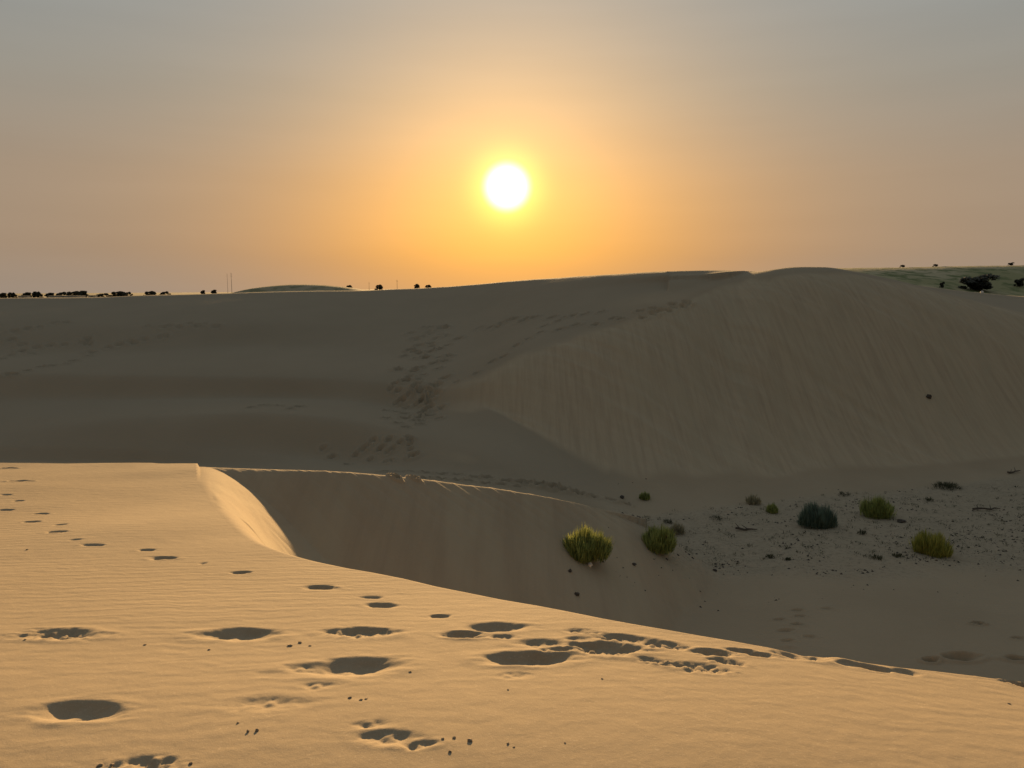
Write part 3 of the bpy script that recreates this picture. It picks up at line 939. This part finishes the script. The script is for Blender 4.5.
def stick(px, py, x2, y2, label, seed):
    A = place(px, py); B_ = place(x2, y2)
    rg = random.Random(seed); v = []; f = []
    pts = []
    for k in range(6):
        t = k / 5; pts.append(((B_[0] - A[0]) * t, (B_[1] - A[1]) * t + rg.uniform(-.05, .05), gz(A[0] + (B_[0] - A[0]) * t, A[1] + (B_[1] - A[1]) * t) - A[2] + .03 + rg.uniform(0, .05)))
    tube(v, f, pts, [.035, .04, .03, .03, .025, .012], 6)
    for k in (1, 3):
        p = pts[k]; tube(v, f, [p, (p[0] + rg.uniform(-.2, .2), p[1] + .1, p[2] + rg.uniform(.08, .16))], [.018, .006], 5)
    o = link_mesh('dead_branch', mesh_from('dead_branch', v, f, M['twig'])); o.location = A
    tag(o, label, 'branch')


stick(973, 511, 1001, 510, 'dead branch lying on the gravel flat at the far right', 5)
stick(1008, 474, 1020, 472, 'short dead branch at the dune foot by the right edge', 6)
stick(735, 530, 757, 531, 'thin dead branch on the gravel left of the blue green shrub', 8)

# ------------------------------------------------------------------ far trees and things on the plain


def make_tree_meshes(seed, wide=1.0):
    """unit tree, height 1, crown radius about .45*wide"""
    rg = random.Random(seed)
    v = []; f = []
    tube(v, f, [(0, 0, -.05), (.02, 0, .18), (.0, .02, .38)], [.045, .035, .025], 7)
    limbs = []
    for k in range(6):
        a = k * 1.05 + rg.uniform(-.3, .3); e = rg.uniform(.2, .38) * wide
        tip = (math.cos(a) * e, math.sin(a) * e, rg.uniform(.5, .8)); limbs.append(tip)
        tube(v, f, [(0, .01, .25), (tip[0] * .5, tip[1] * .5, .42), tip], [.022, .014, .006], 5)
    tm = mesh_from('trunk', v, f, M['wood'])
    v = []; f = []
    cl_ = [(t[0], t[1], t[2], rg.uniform(.14, .2)) for t in limbs] + [(rg.uniform(-.2, .2) * wide, rg.uniform(-.2, .2), rg.uniform(.55, .86), rg.uniform(.12, .2)) for _ in range(5)]
    cl_ += [(rg.uniform(-.42, .42) * wide, rg.uniform(-.3, .3), rg.uniform(.25, .5), rg.uniform(.12, .18)) for _ in range(9)]
    cl_ += [(rg.uniform(-.46, .46) * wide, rg.uniform(-.3, .3), rg.uniform(.08, .25), rg.uniform(.1, .15)) for _ in range(8)]
    for cx, cy, cz, r in cl_:
        for k in range(150):
            d = Vector((rg.gauss(0, 1), rg.gauss(0, 1), rg.gauss(0, 1))).normalized() * r * rg.random() ** .4
            c = Vector((cx, cy, cz)) + Vector((d.x * 1.2, d.y * 1.2, d.z * .85))
            u = Vector((rg.gauss(0, 1), rg.gauss(0, 1), rg.gauss(0, 1))).normalized() * .04; w_ = u.orthogonal() * rg.uniform(.7, 1.1)
            i = len(v); v += [tuple(c - u), tuple(c + w_), tuple(c + u), tuple(c - w_)]; f.append((i, i + 1, i + 2, i + 3))
    cm = mesh_from('crown', v, f, M['tree'])
    return tm, cm


kinds = [make_tree_meshes(s, wd) for s, wd in ((1, 1.0), (2, 1.5), (3, 1.3), (4, 2.0))]


def tree(px, ytop, ybase, wpx, D, kind, label, group):
    s, t0 = ray(px, ybase); _, t1 = ray(px, ytop)
    X = s * D; zb = gz(X, D)
    h = max(.6, t1 * D + CH - zb)
    root = bpy.data.objects.new('tree', None); scene.collection.objects.link(root)
    root.location = (X, D, zb)
    wx = wpx / FPX * D / (1.0 * (1.0, 1.5, 1.3, 2.0)[kind])
    root.scale = (wx, wx, h)
    tag(root, label, 'tree', group)
    for nm, me_ in zip(('trunk', 'crown'), kinds[kind]):
        o = bpy.data.objects.new(nm, me_); scene.collection.objects.link(o); o.parent = root
    return root


GL = 'trees along the horizon at the left'
for a in [(3, 292, 298, 7, 330, 0, 'first tree from the left edge on the horizon'),
          (12, 292, 298, 9, 340, 2, 'second tree from the left edge on the horizon, loose and grey'),
          (27, 291.5, 297, 8, 330, 0, 'third tree from the left on the horizon, small and round'),
          (37, 291, 297, 10, 320, 2, 'fourth tree from the left on the horizon, before the dark clump'),
          (50, 292, 297, 8, 330, 0, 'small dark tree just left of the largest dark clump at the left'),
          (62, 291.5, 297, 15, 330, 3, 'low left half of the largest dark clump of trees at the left'),
          (74, 290.5, 297, 16, 320, 1, 'broad middle tree of the largest dark clump at the left'),
          (82, 289.8, 297, 10, 325, 0, 'tallest tree at the right end of the largest dark clump'),
          (103, 293, 297, 18, 340, 3, 'long low tree right of the largest dark clump'),
          (118, 290.7, 297, 15, 330, 1, 'rounded dark tree alone in the second clump'),
          (128, 291.5, 296.5, 10, 335, 3, 'low tree touching the rounded dark one on its right'),
          (150, 290.5, 296, 12, 330, 1, 'dark tree left of the pair before the thin masts'),
          (165, 291, 296, 12, 340, 3, 'low broad tree right of the dark one before the thin masts'),
          (203, 289.5, 295, 4, 380, 0, 'tiny tree left of the thin masts'),
          (214, 289, 295, 5, 380, 0, 'tiny tree right beside the thin masts')]:
    tree(*a, GL)
GC = 'small trees on the skyline left of the sun'
for a in [(312, 284.8, 291, 4, 380, 0, 'tiny tree behind the low dark dune'),
          (349, 284.5, 291, 7, 380, 1, 'flat tree at the right end of the low dark dune'),
          (379, 284, 291, 8, 380, 1, 'wider low tree between the dark dune and the pair of trees'),
          (417, 283.5, 290, 6, 380, 2, 'left tree of the pair on the skyline below and left of the sun'),
          (428, 284.3, 290, 7, 380, 1, 'right tree of the pair on the skyline below and left of the sun')]:
    tree(*a, GC)
GR = 'trees on the field beyond the dunes at the right'
for a in [(979, 272.5, 287, 30, 122, 0, 'big dark rounded tree standing in the field at the right'),
          (1020, 277, 284, 9, 128, 0, 'small dark tree at the right edge of the field'),
          (942, 281, 288, 4, 121, 0, 'thin dark sapling left of the big rounded tree'),
          (1011, 262, 266, 5, 152, 0, 'tiny tree on the skyline above the field'),
          (935, 265.5, 268, 5, 151, 1, 'faint low tree on the skyline behind the crest at the right'),
          (902, 266.3, 269, 5, 151, 1, 'faint low tree on the skyline just right of the big dune crest')]:
    tree(*a, GR)


def mast(px, ytop, D, r, label, arms=0):
    s, t1 = ray(px, ytop); X = s * D; zb = gz(X, D); h = t1 * D + CH - zb
    root = bpy.data.objects.new('mast', None); scene.collection.objects.link(root); root.location = (X, D, zb)
    tag(root, label, 'mast', 'thin masts on the horizon')
    v = []; f = []
    tube(v, f, [(0, 0, -.3), (0, 0, h * .5), (0, 0, h)], [r, r * .8, r * .45], 8)
    link_mesh('pole', mesh_from('pole', v, f, M['metal']), root)
    for k in range(3):
        v = []; f = []
        z = h * (.97 - .06 * k); tube(v, f, [(-r * 4, 0, z), (r * 4, 0, z)], [r * .3, r * .3], 6)
        link_mesh('crossarm', mesh_from('crossarm', v, f, M['metal']), root)


mast(227, 273.5, 420, .09, 'left one of the two thin tall masts on the horizon')
mast(231, 273, 420, .13, 'right one of the two thin tall masts on the horizon')
mast(397, 280, 420, .11, 'short mast on the skyline left of the pair of trees')
mast(369, 282.5, 420, .09, 'shortest faint mast between the dark dune and the wider low tree')


def low_building(px0, px1, ytop, D, label, name='low_building'):
    s0, t1 = ray(px0, ytop); s1, _ = ray(px1, ytop)
    x0, x1 = s0 * D, s1 * D; zb = min(gz(x0, D), gz(x1, D)); h = max(.9, t1 * D + CH - zb); dpt = min(6, (x1 - x0) * .6)
    root = bpy.data.objects.new(name, None); scene.collection.objects.link(root); root.location = ((x0 + x1) / 2, D, zb)
    tag(root, label, 'building', 'pale low buildings below the trees at the left')
    W = (x1 - x0) / 2
    def box(a, b_):
        (ax, ay, az_), (bx_, by_, bz) = a, b_
        vv = [(ax, ay, az_), (bx_, ay, az_), (bx_, by_, az_), (ax, by_, az_), (ax, ay, bz), (bx_, ay, bz), (bx_, by_, bz), (ax, by_, bz)]
        return vv, [(0, 3, 2, 1), (4, 5, 6, 7), (0, 1, 5, 4), (1, 2, 6, 5), (2, 3, 7, 6), (3, 0, 4, 7)]
    vv, ff = box((-W, 0, -.5), (W, dpt, h * .88)); link_mesh('wall', mesh_from('wall', vv, ff, M['wall']), root)
    vv, ff = box((-W - .15, -.15, h * .88), (W + .15, dpt + .15, h)); link_mesh('roof', mesh_from('roof', vv, ff, M['wall']), root)
    vv, ff = box((-.45, -.04, -.3), (.45, -.003, h * .7)); link_mesh('door', mesh_from('door', vv, ff, M['roof']), root)


low_building(48, 77, 295.6, 300, 'long pale low shed under the largest dark clump of trees')
low_building(18, 27, 295.6, 300, 'small pale hut below the third tree from the left')
low_building(88, 95, 295.2, 300, 'small pale hut right of the largest dark clump of trees')
